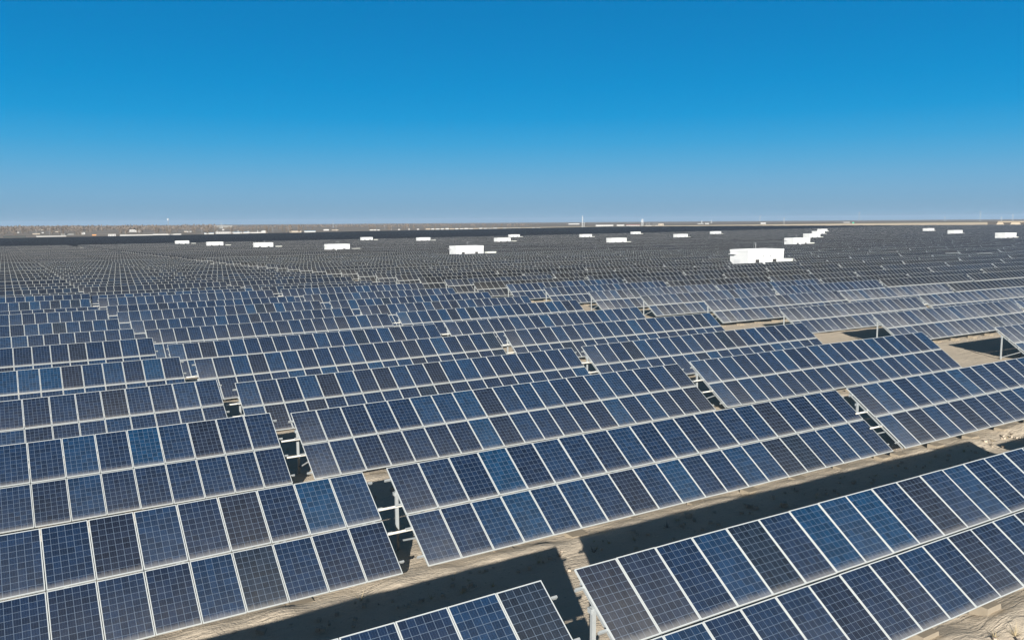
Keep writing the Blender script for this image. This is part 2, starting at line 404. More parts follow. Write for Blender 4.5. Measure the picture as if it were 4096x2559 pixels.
for idx, (D, key, a, nn, zt, yw, ti, sl, x, y) in enumerate(indiv):
    r, k, j = key
    tr = random.Random(r * 1000 + k * 100 + j)
    yawr = R(yw); slr = R(sl)
    ccx = TLEN / 2; cdn = SL * math.cos(R(ti)) / 2
    px, py = an(a, nn)
    px += math.cos(yawr) * ccx + math.sin(yawr) * cdn; py += math.sin(yawr) * ccx - math.cos(yawr) * cdn
    if zt is None:
        gx0, gy0 = an(a, nn - 1.4); gx1, gy1 = an(a + TLEN, nn - 1.4)
        z0, z1 = gz(gx0, gy0), gz(gx1, gy1); slr = math.atan2(z1 - z0, TLEN) + R(tr.uniform(-.12, .12))
        zb = (z0 + z1) / 2 + rowjit(r, a); ti = 35.2 + tr.choice((-1.0, -.5, 0, .5, 1.0))
    else: zb = zt + ZC - HTOP + math.sin(slr) * TLEN / 2
    ti = round(ti * 2) / 2; tilt = R(ti)
    second = k >= 0
    tdust = (tr.uniform(.10, .16) if second else tr.uniform(.012, .035))
    if second and tr.random() < .10: tdust = .04
    if second and D > 110: tdust = tr.uniform(.02, .055)
    root = empty('solar_table', (px, py, zb), (0, -slr, yawr))
    tag(root, table_label(key, second), 'solar table', 'tilted two-tier solar tables of the solar farm')
    if idx < N_PANEL:
        for lower in (0, 1):
            for i in range(NCOL):
                c = slope_pt(X0 + PITCHX * (i + .5), PL / 2 + lower * (PL + PGAP), tilt)
                p = link('solar_panel', ME_PANEL if idx < N_FULL else ME_PANELF, root, c + Vector((0, 0, tr.uniform(-.004, .004))), (tilt + tr.uniform(-.006, .006), tr.uniform(-.006, .006), tr.uniform(-.0015, .0015)))
                p['tone'] = pick_tone(); p['seed'] = tr.uniform(0, 50)
                p['dust'] = tdust * tr.uniform(.6, 1.5) + (.055 if i == 0 else .015 if i == 1 else 0) * tr.uniform(.5, 1.2) + (.012 if lower else 0)
                if idx < N_FULL: link('panel_frame', ME_PFRAME, p)
    else:
        for lower in (0, 1):
            p = link('panel_bank', bank_mesh(tilt, lower), root); p['tone'] = 1.0 if second else tr.uniform(.78, .92); p['grey'] = tr.uniform(.75, 1.0) if second and tr.random() > .12 else min(.8, D / 260); p['dust'] = tdust; p['seed'] = tr.uniform(0, 50)
    if idx < N_FULL:
        for v in RAILV:
            link('rail', cached(('rail', ti, v), lambda: (lambda b: (rail_mb(b, v, tilt), b.mesh('rail', [M_STEEL]))[1])(MB())), root)
        for nm, fn, mm in (('rafter', rafter_mb, [M_STEEL]), ('post', post_mb, [M_STEEL]), ('brace', brace_mb, [M_STEEL]), ('footing', foot_mb, [M_CONC])):
            for q in POSTX:
                b = MB(); fn(b, q, tilt)
                link(nm, cached((nm, ti, q), lambda: b.mesh(nm, mm)), root)
    else:
        link('support_frame', support_mesh(tilt, D > 120), root)
    if idx < N_PANEL and (r, k, j) != (0, -1, 6) and j > 0:
        for v in (1.28, 2.10):
            b = MB(); b.tube(slope_pt(X0 - .66, v, tilt, -.12), slope_pt(X0 + .1, v, tilt, -.12), .035, .035, 8); link('conduit', b.mesh('conduit', [M_PIPE]), root)

# the thousands of farther tables: one mesh
V, Fc, MI, UV, U2 = [], [], [], [], []
def far_table(a, nn, zt, tilt, seed, dust, posts, key):
    gx0, gy0 = an(a, nn - 1.4); gx1, gy1 = an(a + TLEN, nn - 1.4)
    g2 = ground_z(np.array([gx0, gx1]), np.array([gy0, gy1])); jit = rowjit(key[0], a)
    z0, z1 = g2[0] + jit, g2[1] + jit
    ct, st = math.cos(tilt), math.sin(tilt)
    def P(f, v, dz):
        x, y = an(a + TLEN * f, nn - v * ct - dz * st); return (x, y, z0 + (z1 - z0) * f + HTOP - v * st + dz * ct)
    for lower in (0, 1):
        v0 = (PL + PGAP) * lower; v1 = v0 + PL; o = 0 if lower else 2
        i = len(V)
        V.extend([P(0, v1, -.036), P(1, v1, -.036), P(1, v0, -.036), P(0, v0, -.036), P(0, v1, .004), P(1, v1, .004), P(1, v0, .004), P(0, v0, .004)])
        for kk, q in enumerate(((3, 2, 1, 0), (4, 5, 6, 7), (0, 1, 5, 4), (1, 2, 6, 5), (2, 3, 7, 6), (3, 0, 4, 7))):
            Fc.append(tuple(i + w for w in q)); MI.append(0 if kk == 1 else (2 if dust == 0 else 1))
            UV.append(((0, o), (20, o), (20, o + 1), (0, o + 1)) if kk == 1 else ((0, 0),) * 4); U2.append((seed, dust))
    if posts:
        for f in (.03, .15, .27, .39, .51, .63, .75, .87, .97):
            i = len(V); q = P(f, 1.0, -.15)
            for zz in (q[2] - 2.4, q[2]):
                V.extend([(q[0] - .05, q[1] - .04, zz), (q[0] + .05, q[1] - .04, zz), (q[0] + .05, q[1] + .04, zz), (q[0] - .05, q[1] + .04, zz)])
            for q4 in ((0, 1, 5, 4), (1, 2, 6, 5), (2, 3, 7, 6), (3, 0, 4, 7)):
                Fc.append(tuple(i + w for w in q4)); MI.append(3); UV.append(((0, 0),) * 4); U2.append((seed, dust))
fr = random.Random(5)
for D, key, a, nn, zt, yw, ti, sl, x, y in rest:
    if nn > 883: dust = 0.0
    elif key[1] < 0 or nn > 560: dust = fr.uniform(.025, .06)
    else: dust = fr.uniform(.012, .04)
    far_table(a, nn, zt, R(35.2 + fr.uniform(-1, 1)), fr.random(), dust, D < 420, key)
M_DARKF = simple('dark_frame', (.05, .055, .06), .5)
me = bpy.data.meshes.new('far_solar_tables'); me.from_pydata(V, [], Fc)
for m in (M_FAR, M_FRAME, M_DARKF, M_STEEL): me.materials.append(m)
me.polygons.foreach_set('material_index', MI)
ul = me.uv_layers.new(name='UVMap'); ul.data.foreach_set('uv', np.array(UV, float).ravel())
ul = me.uv_layers.new(name='Tint'); ul.data.foreach_set('uv', np.repeat(np.array(U2, float), 4, axis=0).ravel())
me.update()
tag(link('distant_solar_tables', me), 'thousands of tilted solar tables receding to the far edge of the solar farm', 'solar tables', kind='stuff')

# ------------------------------------------------------------------ ground
def ground_material():
    t = NT('desert_ground'); p = t.pos()
    big = t.noise(p, .004, 4); mid = t.noise(p, .12, 5, .6); fine = t.noise(p, 2.2, 6, .65); grit = t.noise(p, 16.0, 5, .7)
    col = t.mix(mid, (.63, .525, .39), (.50, .42, .32))
    col = t.mix(t.m('MULTIPLY', fine, .5), col, (.66, .56, .43))
    spots = t.m('MULTIPLY', t.m('GREATER_THAN', t.noise(p, 7.0, 3, .6), .66), .35)
    col = t.mix(spots, col, (.20, .165, .13))
    far = t.ramp(big, [(.30, (.16, .135, .11)), (.47, (.26, .22, .18)), (.56, (.19, .165, .135)), (.72, (.32, .28, .22))])
    d = t.n.new('ShaderNodeVectorMath'); d.operation = 'LENGTH'; t.t.links.new(p, d.inputs[0])
    col = t.mix(t.m('MINIMUM', t.m('MAXIMUM', t.m('MULTIPLY', t.m('SUBTRACT', d.outputs['Value'], 1300.0), .002), 0.0), 1.0), col, far)
    t.inp('Base Color', col); t.inp('Roughness', .95); t.inp('Specular IOR Level', .15)
    sp_ = t.sep(p); al = t.m('ADD', t.m('MULTIPLY', sp_[0], EX), t.m('MULTIPLY', sp_[1], EY)); ac = t.m('ADD', t.m('MULTIPLY', sp_[0], NX), t.m('MULTIPLY', sp_[1], NY))
    ledge = t.noise(t.comb(t.m('MULTIPLY', al, .35), t.m('MULTIPLY', ac, 2.2), 0.0), 1.0, 5, .6)
    rid = t.m('ABSOLUTE', t.m('SUBTRACT', ledge, .5))
    h = t.m('ADD', t.m('MULTIPLY', fine, 1.0), t.m('MULTIPLY', grit, .35)); h = t.m('ADD', h, t.m('MULTIPLY', mid, 2.0)); h = t.m('ADD', h, t.m('MULTIPLY', t.m('MINIMUM', rid, .06), 3.5))
    t.bump(h, .7, .10)
    return t.mat
radii = list(np.arange(0.01, 62, .36))
while radii[-1] < 14500: radii.append(radii[-1] * 1.035)
radii = np.array(radii); NA = 640
ang = np.linspace(0, 2 * math.pi, NA, endpoint=False)
Xg = (radii[:, None] * np.sin(ang)[None]).ravel(); Yg = (radii[:, None] * np.cos(ang)[None]).ravel()
Zg = np.concatenate([ground_z(Xg[i:i + 20000], Yg[i:i + 20000]) for i in range(0, len(Xg), 20000)])
ag, ng = Xg * EX + Yg * EY, Xg * NX + Yg * NY
nearm = np.hypot(Xg, Yg) < 90
ph = (ng - (ROW0 - 2.9)) / ROWP; ph = (ph - np.round(ph)) * ROWP
berm = .13 * np.exp(-(ph / .55) ** 2) * (1 + .5 * np.sin(ag * 1.7) + .3 * np.sin(ag * 4.1 + 1)) * nearm
lump = (.03 * np.sin(ag * .9 + ng * .6) + .02 * np.sin(ag * 2.3 - ng * 1.9) + .015 * np.sin(ng * 4.3 + ag * .7)) * nearm
Zg = Zg + berm + lump - .03
nr_ = len(radii)
i0 = (np.arange(nr_ - 1)[:, None] * NA + np.arange(NA)[None]); i1 = (np.arange(nr_ - 1)[:, None] * NA + (np.arange(NA) + 1)[None] % NA)
quads = np.stack([i0, i0 + NA, i1 + NA, i1], -1).reshape(-1, 4)
gm = bpy.data.meshes.new('ground')
gm.vertices.add(len(Xg)); gm.vertices.foreach_set('co', np.stack([Xg, Yg, Zg], -1).ravel())
gm.loops.add(quads.size); gm.loops.foreach_set('vertex_index', quads.ravel())
gm.polygons.add(len(quads)); gm.polygons.foreach_set('loop_start', np.arange(len(quads)) * 4)
gm.update(calc_edges=True); gm.validate()
gm.polygons.foreach_set('use_smooth', np.ones(len(gm.polygons), bool))
gm.materials.append(ground_material())
tag(link('ground', gm), kind='structure')
# if the rings wind downwards turn them over
if gm.polygons[5000].normal.z < 0: gm.flip_normals()

# dry grass and stones by the low edges of the near rows
M_GRASS = simple('dry_grass_blades', (.42, .33, .19), .9)
M_STONE = simple('sandy_stone', (.42, .35, .27), .95, 0, .25, 8.0)
M_TWIG = simple('dead_brush_twigs', (.14, .105, .075), .9)
gb, sb = MB(), MB(); g_r = random.Random(3)
for _ in range(1100):
    rr_ = g_r.choice((0, 0, 1, 1, 1, 2, 2, 3)); aa_ = g_r.uniform(-18, 52); nn_ = ROW0 + ROWP * rr_ - 3.1 - abs(g_r.gauss(0, .8)); x, y = an(aa_, nn_)
    if y < 7: continue
    z = gz(x, y) + .03
    if g_r.random() < .22:
        s = g_r.uniform(.10, .26); m_ = 0 if g_r.random() < .7 else 1
        for q in range(g_r.randint(10, 22)):
            th = g_r.uniform(0, 6.28); le = g_r.uniform(.4, 1.0) * s; dx, dy = math.cos(th), math.sin(th)
            gb.face([(x + dx * .02 - dy * .008, y + dy * .02 + dx * .008, z), (x + dx * .02 + dy * .008, y + dy * .02 - dx * .008, z), (x + dx * le, y + dy * le, z + le * g_r.uniform(.3, 1.2))], m_)
    else:
        s = g_r.uniform(.015, .06) * (1 if g_r.random() < .93 else 2)
        sb.hexa([(x + s * u * g_r.uniform(.7, 1.2), y + s * w * g_r.uniform(.7, 1.2), z - .03 + (s * g_r.uniform(.7, 1.3) + .03) * h) for h in (0, 1) for u, w in ((-1, -1), (1, -1), (1, 1), (-1, 1))])
tag(link('dry_grass', gb.mesh('dry_grass', [M_GRASS, M_TWIG])), 'dry straw-coloured tufts along the sandy strips below the tables', 'dry grass', kind='stuff')
tag(link('ground_stones', sb.mesh('ground_stones', [M_STONE])), 'small loose stones scattered on the sandy strips', 'stones', kind='stuff')

# ------------------------------------------------------------------ white inverter houses
M_WHITE = simple('white_render', (.57, .575, .57), .8, 0, .03, .6)
M_DOOR = simple('dark_doorway', (.035, .035, .035), .7)
M_VENT = simple('grey_louvre', (.50, .51, .51), .6)
M_CREAM = simple('cream_cabinet', (.62, .62, .56), .55, 0, .05, 1.0)
M_PIN = simple('dark_vent', (.12, .12, .12), .6)
BL, BW, BH = 11.7, 5.5, 4.9
def bm1(fn, name, mats):
    b = MB(); fn(b); return b.mesh(name, mats)
def walls(b):
    b.box(-BL / 2, BL / 2, -BW / 2, BW / 2, -.5, BH - .35)
ME_WALL = bm1(walls, 'wall', [M_WHITE])
def roof(b):
    b.box(-BL / 2 - .06, BL / 2 + .06, -BW / 2 - .06, BW / 2 + .06, BH - .35, BH - .12)
    for x0, x1, y0, y1 in ((-BL / 2 - .06, BL / 2 + .06, -BW / 2 - .06, -BW / 2 + .16), (-BL / 2 - .06, BL / 2 + .06, BW / 2 - .16, BW / 2 + .06), (-BL / 2 - .06, -BL / 2 + .16, -BW / 2 + .16, BW / 2 - .16), (BL / 2 - .16, BL / 2 + .06, -BW / 2 + .16, BW / 2 - .16)):
        b.box(x0, x1, y0, y1, BH - .12, BH + .12)
ME_ROOF = bm1(roof, 'roof', [M_WHITE])
def door(b): b.box(-.62, .62, -.03, .05, 0, 2.75, 0); b.box(-.70, -.62, -.06, .05, 0, 2.83, 1); b.box(.62, .70, -.06, .05, 0, 2.83, 1); b.box(-.62, .62, -.06, .05, 2.75, 2.83, 1)
ME_DOOR = bm1(door, 'door', [M_DOOR, M_WHITE])
def louvre(b):
    b.box(-.03, .04, -.95, .95, .5, 2.75)
    for k in range(11): b.box(-.06, -.03, -.9, .9, .58 + k * .19, .68 + k * .19)
ME_LOUV = bm1(louvre, 'vent_grille', [M_VENT])
def fan(b): b.tube((0, .03, 0), (0, -.14, 0), .19, .16, 12, 0); b.tube((0, -.14, 0), (0, -.16, 0), .12, .12, 12, 1)
ME_FAN = bm1(fan, 'exhaust_vent', [M_VENT, M_PIN])
ME_AWN = bm1(lambda b: b.box(-.75, 0, -.9, .9, 0, .12), 'awning', [M_WHITE])
def antenna(b): b.tube((0, 0, 0), (0, 0, 1.6), .03, .02, 6); b.bar((-.55, 0, 1.5), (.55, 0, 1.5), .03, .03); b.bar((-.3, 0, 1.1), (.3, 0, 1.1), .03, .03)
ME_ANT = bm1(antenna, 'antenna', [M_VENT])
def annex_body(b): b.box(-1.9, 1.9, -1.2, 1.2, .15, 2.45)
ME_AB = bm1(annex_body, 'cabinet', [M_CREAM])
ME_AL = bm1(lambda b: b.box(-2.0, 2.0, -1.3, 1.3, 2.45, 2.62), 'lid', [M_CREAM])
ME_AP = bm1(lambda b: b.box(-2.1, 2.1, -1.4, 1.4, -.5, .15), 'plinth', [M_CONC])
ME_AR = bm1(lambda b: [b.box(-.9 + 1.2 * q, .1 + 1.2 * q, -.02, .03, .3, 2.2, 0) for q in (0,)], 'cabinet_door', [M_VENT])
PLACE = ['farthest left white house, just under the dark far rows', 'white house second from the left edge of the farm', 'white house third from the left edge of the farm',
 'large white house left of centre with an empty row in front', 'small white house above and left of the central one', 'small white house behind and right of the centre one',
 'long white house near the middle of the solar farm', 'small white house just right of and behind the central long one', 'tiny white house on the dark far rows near the middle',
 'small white house below the tall lattice mast', 'white house right of the middle beneath the white pylon', 'tiny white house straight under the white pylon',
 'white house behind, between the middle one and the largest', 'tiny white house at the end of the pale dirt strip', 'largest and nearest white house with round vents and two dark doors',
 'second of the white houses lined up behind the nearest', 'third of the white houses lined up behind the nearest', 'fourth of the white houses lined up behind the nearest',
 'last and smallest of the white houses lined up behind the nearest', 'smaller of the two adjacent white houses near the right edge', 'larger of the two adjacent white houses near the right edge',
 'white house closest to the right edge of the farm']
APL = ['beside the leftmost white house', 'beside the second white house from the left', 'beside the third white house from the left', 'beside the large white house left of centre',
 'beside the small house above the central one', 'beside the small house behind the centre', 'beside the long central white house', 'beside the small house right of the central one',
 'beside the tiny far house near the middle', 'beside the house under the lattice mast', 'beside the house beneath the white pylon', 'beside the tiny house under the pylon',
 'beside the house left of the largest one', 'beside the tiny house at the dirt strip', 'beside the nearest, largest white house', 'beside the second house of the receding line',
 'beside the third house of the receding line', 'beside the fourth house of the receding line', 'beside the last house of the receding line', 'beside the smaller right-hand house',
 'beside the larger right-hand house', 'beside the white house closest to the right edge']
for i, (bx, by) in enumerate(BUILD):
    z = gz(bx, by)
    h = tag(empty('inverter_house', (bx, by, z), (0, 0, YAW)), PLACE[i], 'utility building', 'white inverter houses among the solar rows')
    w = link('wall', ME_WALL, h); link('roof', ME_ROOF, h)
    for fx in (-2.9, 2.75): link('door', ME_DOOR, h, (fx, -BW / 2, 0))
    link('vent_grille', ME_LOUV, h, (-BL / 2, .6, 0)); link('awning', ME_AWN, h, (-BL / 2, 1.6, 3.9))
    if i in (3, 6, 14, 15, 10):
        for fx in (-1.0, 1.3): link('exhaust_vent', ME_FAN, h, (fx, -BW / 2, 3.5))
    if i in (2, 6, 14, 3, 15): link('antenna', ME_ANT, h, (1.2, 1.6, BH - .12))
    ax, ay = bx + EX * (BL / 2 + 2.6) + NX * (-.4), by + EY * (BL / 2 + 2.6) + NY * (-.4)
    if i in (0, 1, 2, 3, 4, 5, 6, 7): ax += EX * 1.6; ay += EY * 1.6
    b = tag(empty('transformer_box', (ax, ay, gz(ax, ay)), (0, 0, YAW)), 'low cream transformer box ' + APL[i], 'transformer', 'cream transformer boxes beside the white houses')
    link('cabinet', ME_AB, b); link('lid', ME_AL, b); link('plinth', ME_AP, b)
    link('cabinet_door', ME_AR, b, (0, -1.2, 0))

# ------------------------------------------------------------------ beyond the farm
M_BARK = simple('grey_brown_bark', (.13, .105, .085), .9)
M_TWIGS = simple('bare_twigs', (.155, .125, .10), .95, 0, .25, .3)
def tree_mb(b, x, y, z, h, rd, slim=1.0, nq=110):
    b.tube((x, y, z - .3), (x + rd.uniform(-.3, .3), y, z + h * .55), h * .022, h * .008, 5, 0)
    cw = h * .26 * slim
    for k in range(5):
        th = rd.uniform(0, 6.28); l = cw * rd.uniform(.6, 1.0); zz = z + h * rd.uniform(.2, .45)
        b.tube((x, y, zz), (x + math.cos(th) * l, y + math.sin(th) * l, zz + h * rd.uniform(.2, .45)), h * .009, h * .003, 4, 0)
    for k in range(nq):
        u = rd.random(); zz = z + h * (.16 + .84 * u); w = cw * (math.sin(math.pi * min(1, .12 + .86 * u)) ** .7) * rd.uniform(.2, 1.05)
        th = rd.uniform(0, 6.28); qx, qy = x + math.cos(th) * w, y + math.sin(th) * w; s = h * rd.uniform(.03, .075)
        t2 = rd.uniform(0, 3.14); dx, dy = math.cos(t2) * s * .6, math.sin(t2) * s * .6
        b.face([(qx - dx, qy - dy, zz - s), (qx + dx, qy + dy, zz - s * .7), (qx + dx * .5, qy + dy * .5, zz + s), (qx - dx * .6, qy - dy * .6, zz + s * .8)], 1)
tree_parts = []
td = random.Random(21)
for q in range(7):
    b = MB(); tree_mb(b, 0, 0, 0, 10.0, td, (1.0, .55, 1.3, .8, .45, 1.1, .7)[q])
    # trunk and crown as two meshes
    tr_, cr_ = MB(), MB()
    for src, dst in ((0, tr_), (1, cr_)):
        for fi, f in enumerate(b.f):
            if b.m[fi] == src: dst.face([b.v[w] for w in f], 0)
    tree_parts.append((tr_.mesh('trunk', [M_BARK]), cr_.mesh('crown', [M_TWIGS])))
LAND = ['by the pale compound wall', 'beside the square white cabin', 'behind the long grey sheds', 'near the tall phone mast', 'over the two-storey white house', 'near the white barrel hangar', 'in front of the grey hall', 'behind the row of small cabins']
tree_list = []
for q in range(70):
    px = td.uniform(-40, 860) if q < 58 else td.uniform(860, 1250)
    by_ = 903 + (2048 - px) * .00698 * .9 + td.uniform(12, 30)
    top = td.uniform(904, 916) - max(0, px - 500) * .008
    tree_list.append((px, by_, top))
tree_list += [(1478, 921, 899), (1492, 921, 902), (1500, 920, 905), (1556, 921, 900), (1562, 921, 901), (1622, 919, 897), (1634, 919, 897), (1612, 920, 902), (1057, 918, 902), (1062, 918, 903), (1114, 922, 904), (1122, 922, 904), (1160, 921, 906), (1656, 918, 898), (1700, 918, 899), (1740, 917, 900), (1796, 916, 898), (1940, 911, 897), (1970, 911, 899), (930, 919, 907), (1250, 920, 905), (1222, 920, 906)]
KINDS = ['bushy', 'slim', 'spreading', 'ragged', 'pencil-thin', 'broad', 'narrow']
tree_list.sort()
for q, (px, by_, top) in enumerate(tree_list):
    x, y, d = hit(px, by_)
    hgt = max(5.0, (by_ - top) * d / F_PX); kd = td.randrange(7)
    where = ('far left' if px < 200 else 'left of the two-storey white house' if px < 500 else 'around the phone mast' if px < 860 else 'behind the long white shed' if px < 1280 else 'alone on the far plain')
    o = tag(empty('bare_tree', (x, y, gz(x, y)), (0, 0, td.uniform(0, 6.28))), f'{KINDS[kd]} leafless tree standing {where} on the horizon', 'tree', f'{KINDS[kd]} bare trees {where}')
    s = hgt / 10.0; o.scale = (s, s, s)
    link('trunk', tree_parts[kd][0], o); link('crown', tree_parts[kd][1], o)
# the far wood that reads as one mass
wb = MB()
for q in range(1500):
    px = td.triangular(-160, 2300, 150); by_ = 889 + (2048 - px) * .00698 + td.uniform(9, 22) * (1 if px < 1100 else .75)
    x, y, d = hit(px, by_); z = gz(x, y); h = td.uniform(5, 11) * (1.25 if px < 900 else .8)
    for k in range(16):
        u = td.random(); w = h * .35 * math.sin(math.pi * min(1, .15 + .8 * u)) * td.uniform(.2, 1.1); th = td.uniform(0, 6.28); s = h * td.uniform(.10, .2)
        qx, qy, zz = x + math.cos(th) * w, y + math.sin(th) * w, z + h * (.08 + .9 * u); dx, dy = math.cos(th * 3) * s, math.sin(th * 3) * s
        wb.face([(qx - dx, qy - dy, zz - s), (qx + dx, qy + dy, zz - s), (qx + dx * .5, qy + dy * .5, zz + s), (qx - dx * .5, qy - dy * .5, zz + s)], 0)
tag(link('far_wood', wb.mesh('far_wood', [M_TWIGS])), 'hazy leafless woodland massed along the far horizon', 'woodland', kind='stuff')

M_FARWHITE = simple('chalky_wall', (.40, .39, .37), .85); M_GREYW = simple('grey_wall', (.20, .195, .18), .9); M_BLUER = simple('blue_tin_roof', (.33, .45, .55), .6)
M_REDR = simple('dull_red_roof', (.26, .10, .085), .8); M_TANW = simple('tan_wall', (.32, .27, .21), .9); M_DARKC = simple('dark_tarp', (.05, .055, .05), .8); M_ORANGE = simple('orange_paint', (.65, .30, .10), .6)
M_WIN = simple('window_glass', (.05, .06, .07), .25); M_GREEN = simple('green_sign_face', (.02, .33, .20), .5)
def house(px, by_, wpx, hpx, label, name='shed', cat='shed', wall=None, roof_m=None, flat=False, deep=.5, group=None, nwin=0, roofh=.3):
    x, y, d = hit(px, by_); w = wpx * d / F_PX; h = hpx * d / F_PX; dp = max(3.0, min(14.0, w * deep))
    az = math.atan2(-x, y)
    o = tag(empty(name, (x, y, gz(x, y)), (0, 0, az)), label, cat, group)
    b = MB(); b.box(-w / 2, w / 2, 0, dp, -.6, h * (1 if flat else .72)); link('wall', b.mesh('wall', [wall or M_FARWHITE]), o)
    b = MB()
    if flat: b.box(-w / 2 - .15, w / 2 + .15, -.15, dp + .15, h, h + .22)
    else:
        e = .3; zb, zt = h * .72 + .002, h
        b.hexa([(-w / 2 - e, -e, zb), (w / 2 + e, -e, zb), (w / 2 + e, dp + e, zb), (-w / 2 - e, dp + e, zb), (-w / 2 - e, dp * .48, zt), (w / 2 + e, dp * .48, zt), (w / 2 + e, dp * .52, zt), (-w / 2 - e, dp * .52, zt)])
    link('roof', b.mesh('roof', [roof_m or wall or M_FARWHITE]), o)
    for k in range(nwin):
        b = MB(); cx = -w / 2 + w * (k + .5) / nwin; b.box(cx - min(.9, w / nwin * .28), cx + min(.9, w / nwin * .28), -.05, .03, h * .28, h * .58); link('window', b.mesh('window', [M_WIN]), o)
    return o
house(333, 938, 13, 8, 'square white cabin among the bare trees at the far left', 'cabin', 'cabin', flat=True, nwin=1)
house(270, 940, 46, 6, 'long grey open shed left of the white cabin', 'shed', 'shed', M_GREYW, M_GREYW, deep=.2)
house(58, 950, 78, 6, 'long dark covered stack on pale sand, far left', 'covered_stack', 'covered stack', M_DARKC, M_DARKC, deep=.1)
house(71, 932, 10, 4, 'tiny white hut deep in the left trees', 'hut', 'hut')
house(171, 933, 8, 4, 'tiny white hut beside the first utility pole', 'hut', 'hut')
house(157, 922, 28, 4, 'white-roofed farmhouse behind the utility poles', 'farmhouse', 'house', M_TANW, M_FARWHITE)
house(145, 938, 26, 6, 'low pale barn below the utility poles', 'barn', 'barn', M_TANW, M_GREYW)
house(222, 929, 34, 5, 'flat grey barn above the long open shed', 'barn', 'barn', M_TANW, M_GREYW)
house(377, 942, 15, 4, 'orange site machine parked at the farm edge', 'site_machine', 'machine', M_ORANGE, M_ORANGE)
house(206, 947, 104, 3.2, 'long low pale wall along the left farm edge', 'boundary_wall', 'wall', M_FARWHITE, M_FARWHITE, flat=True, deep=.02)
house(529, 928, 23, 9, 'two-storey white house left of the phone mast', 'house', 'house', flat=True, nwin=4)
house(551, 928, 20, 6, 'white side wing right of the two-storey house', 'house_wing', 'house', flat=True, nwin=2)
house(448, 945, 28, 8, 'pale block building left of the long sheds', 'block_building', 'building', flat=True, nwin=3)
house(546, 943, 120, 6, 'very long pale greenhouse along the farm edge', 'greenhouse', 'greenhouse', M_FARWHITE, M_GREYW, deep=.1)
house(668, 940, 106, 6, 'second long grey-roofed greenhouse under the phone mast', 'greenhouse', 'greenhouse', M_FARWHITE, M_GREYW, deep=.1)
house(742, 929, 10, 5, 'small white cottage with tan wall right of the mast', 'cottage', 'house', M_TANW, M_FARWHITE)
house(757, 929, 16, 5, 'white cottage pair further right of the mast', 'cottage', 'house', nwin=2)
house(760, 914, 28, 2.5, 'thin white roof far behind the cottages', 'far_hall', 'hall')
house(836, 937, 36, 6, 'blue-roofed shed at the farm edge', 'shed', 'shed', M_FARWHITE, M_BLUER, deep=.3)
house(900, 935, 70, 7, 'long white shed with a line of dark windows', 'long_shed', 'shed', flat=True, deep=.15, nwin=9)
house(945, 935, 30, 7, 'blue-roofed white shed right of the windowed one', 'shed', 'shed', M_FARWHITE, M_BLUER, deep=.4)
house(980, 934, 34, 7, 'wider blue-roofed shed beside the white chimney', 'shed', 'shed', M_FARWHITE, M_BLUER, deep=.4)
house(1020, 933, 44, 4, 'low white wall left of the barrel hangar', 'boundary_wall', 'wall', flat=True, deep=.02)
house(1182, 931, 46, 7, 'pale flat-roofed depot right of the barrel hangar', 'depot', 'depot', M_TANW, M_FARWHITE, flat=True, deep=.3)
house(1240, 930, 44, 7, 'pale blue-white shed above the dark rows', 'shed', 'shed', M_FARWHITE, M_BLUER, deep=.3)
house(1305, 922.5, 21, 5, 'white truck-like shed on the far plain', 'shed', 'shed', flat=True)
house(1340, 922, 26, 4, 'tan barracks right of the white shed', 'barracks', 'building', M_TANW, M_TANW)
for q, (px, by_, w_) in enumerate([(1486, 922, 14), (1500, 922, 12), (1514, 922, 9), (1596, 920, 8), (1636, 919, 7), (1672, 919, 9)]):
    house(px, by_, w_, 4, ['pale hut under the lone broad tree', 'white hut right of the lone broad tree', 'small hut beside the white hut', 'pale hut left of the twin trees', 'white hut between the twin trees', 'pale hut right of the twin trees'][q], 'hut', 'hut')
for q in range(24):
    px = 1712 + q * 19.2; by_ = 918.5 - q * .12
    house(px, by_, td.uniform(11, 16), td.uniform(4.2, 6), 'small white cabin in the long line of cabins', 'site_cabin', 'cabin', M_FARWHITE if q % 5 else M_TANW, group='white cabins lined up behind the dark rows', deep=.8)
house(2296, 898, 44, 4, 'far white hall left of the lattice mast', 'far_hall', 'hall', deep=.3)
house(2418, 906, 70, 6, 'long white office row beside the lattice mast', 'office', 'office', flat=True, nwin=8, deep=.2)
house(2482, 906, 30, 6.5, 'white office with dark windows beside the red roof', 'office', 'office', flat=True, nwin=5, deep=.3)
house(2532, 906.5, 55, 8, 'white hall with dull red roof beside the pylon', 'hall', 'hall', M_FARWHITE, M_REDR, nwin=8, deep=.25)
house(2594, 906, 26, 4, 'low white wall at the foot of the pylon', 'boundary_wall', 'wall', flat=True, deep=.05)
house(2627, 905, 14, 3, 'small white kiosk left of the cream block', 'kiosk', 'kiosk', flat=True)
house(2644, 904, 21, 9, 'cream two-storey block right of the switchyard', 'block_building', 'building', M_TANW, M_FARWHITE, flat=True, nwin=2)
house(2802, 896, 24, 2.6, 'far white shed at the foot of a small mast', 'shed', 'shed')
house(2828, 896, 16, 3, 'far white box shed right of the small mast', 'shed', 'shed', flat=True)
house(3053, 896, 20, 5, 'white lorry-shaped shed left of the white pole', 'shed', 'shed', flat=True)
house(3387, 891, 24, 3, 'thin white hall left of the green sign', 'far_hall', 'hall')
house(894, 914, 69, 12, 'big hazy grey slab hall behind the crane', 'slab_hall', 'hall', M_GREYW, M_GREYW, flat=True, deep=.2)
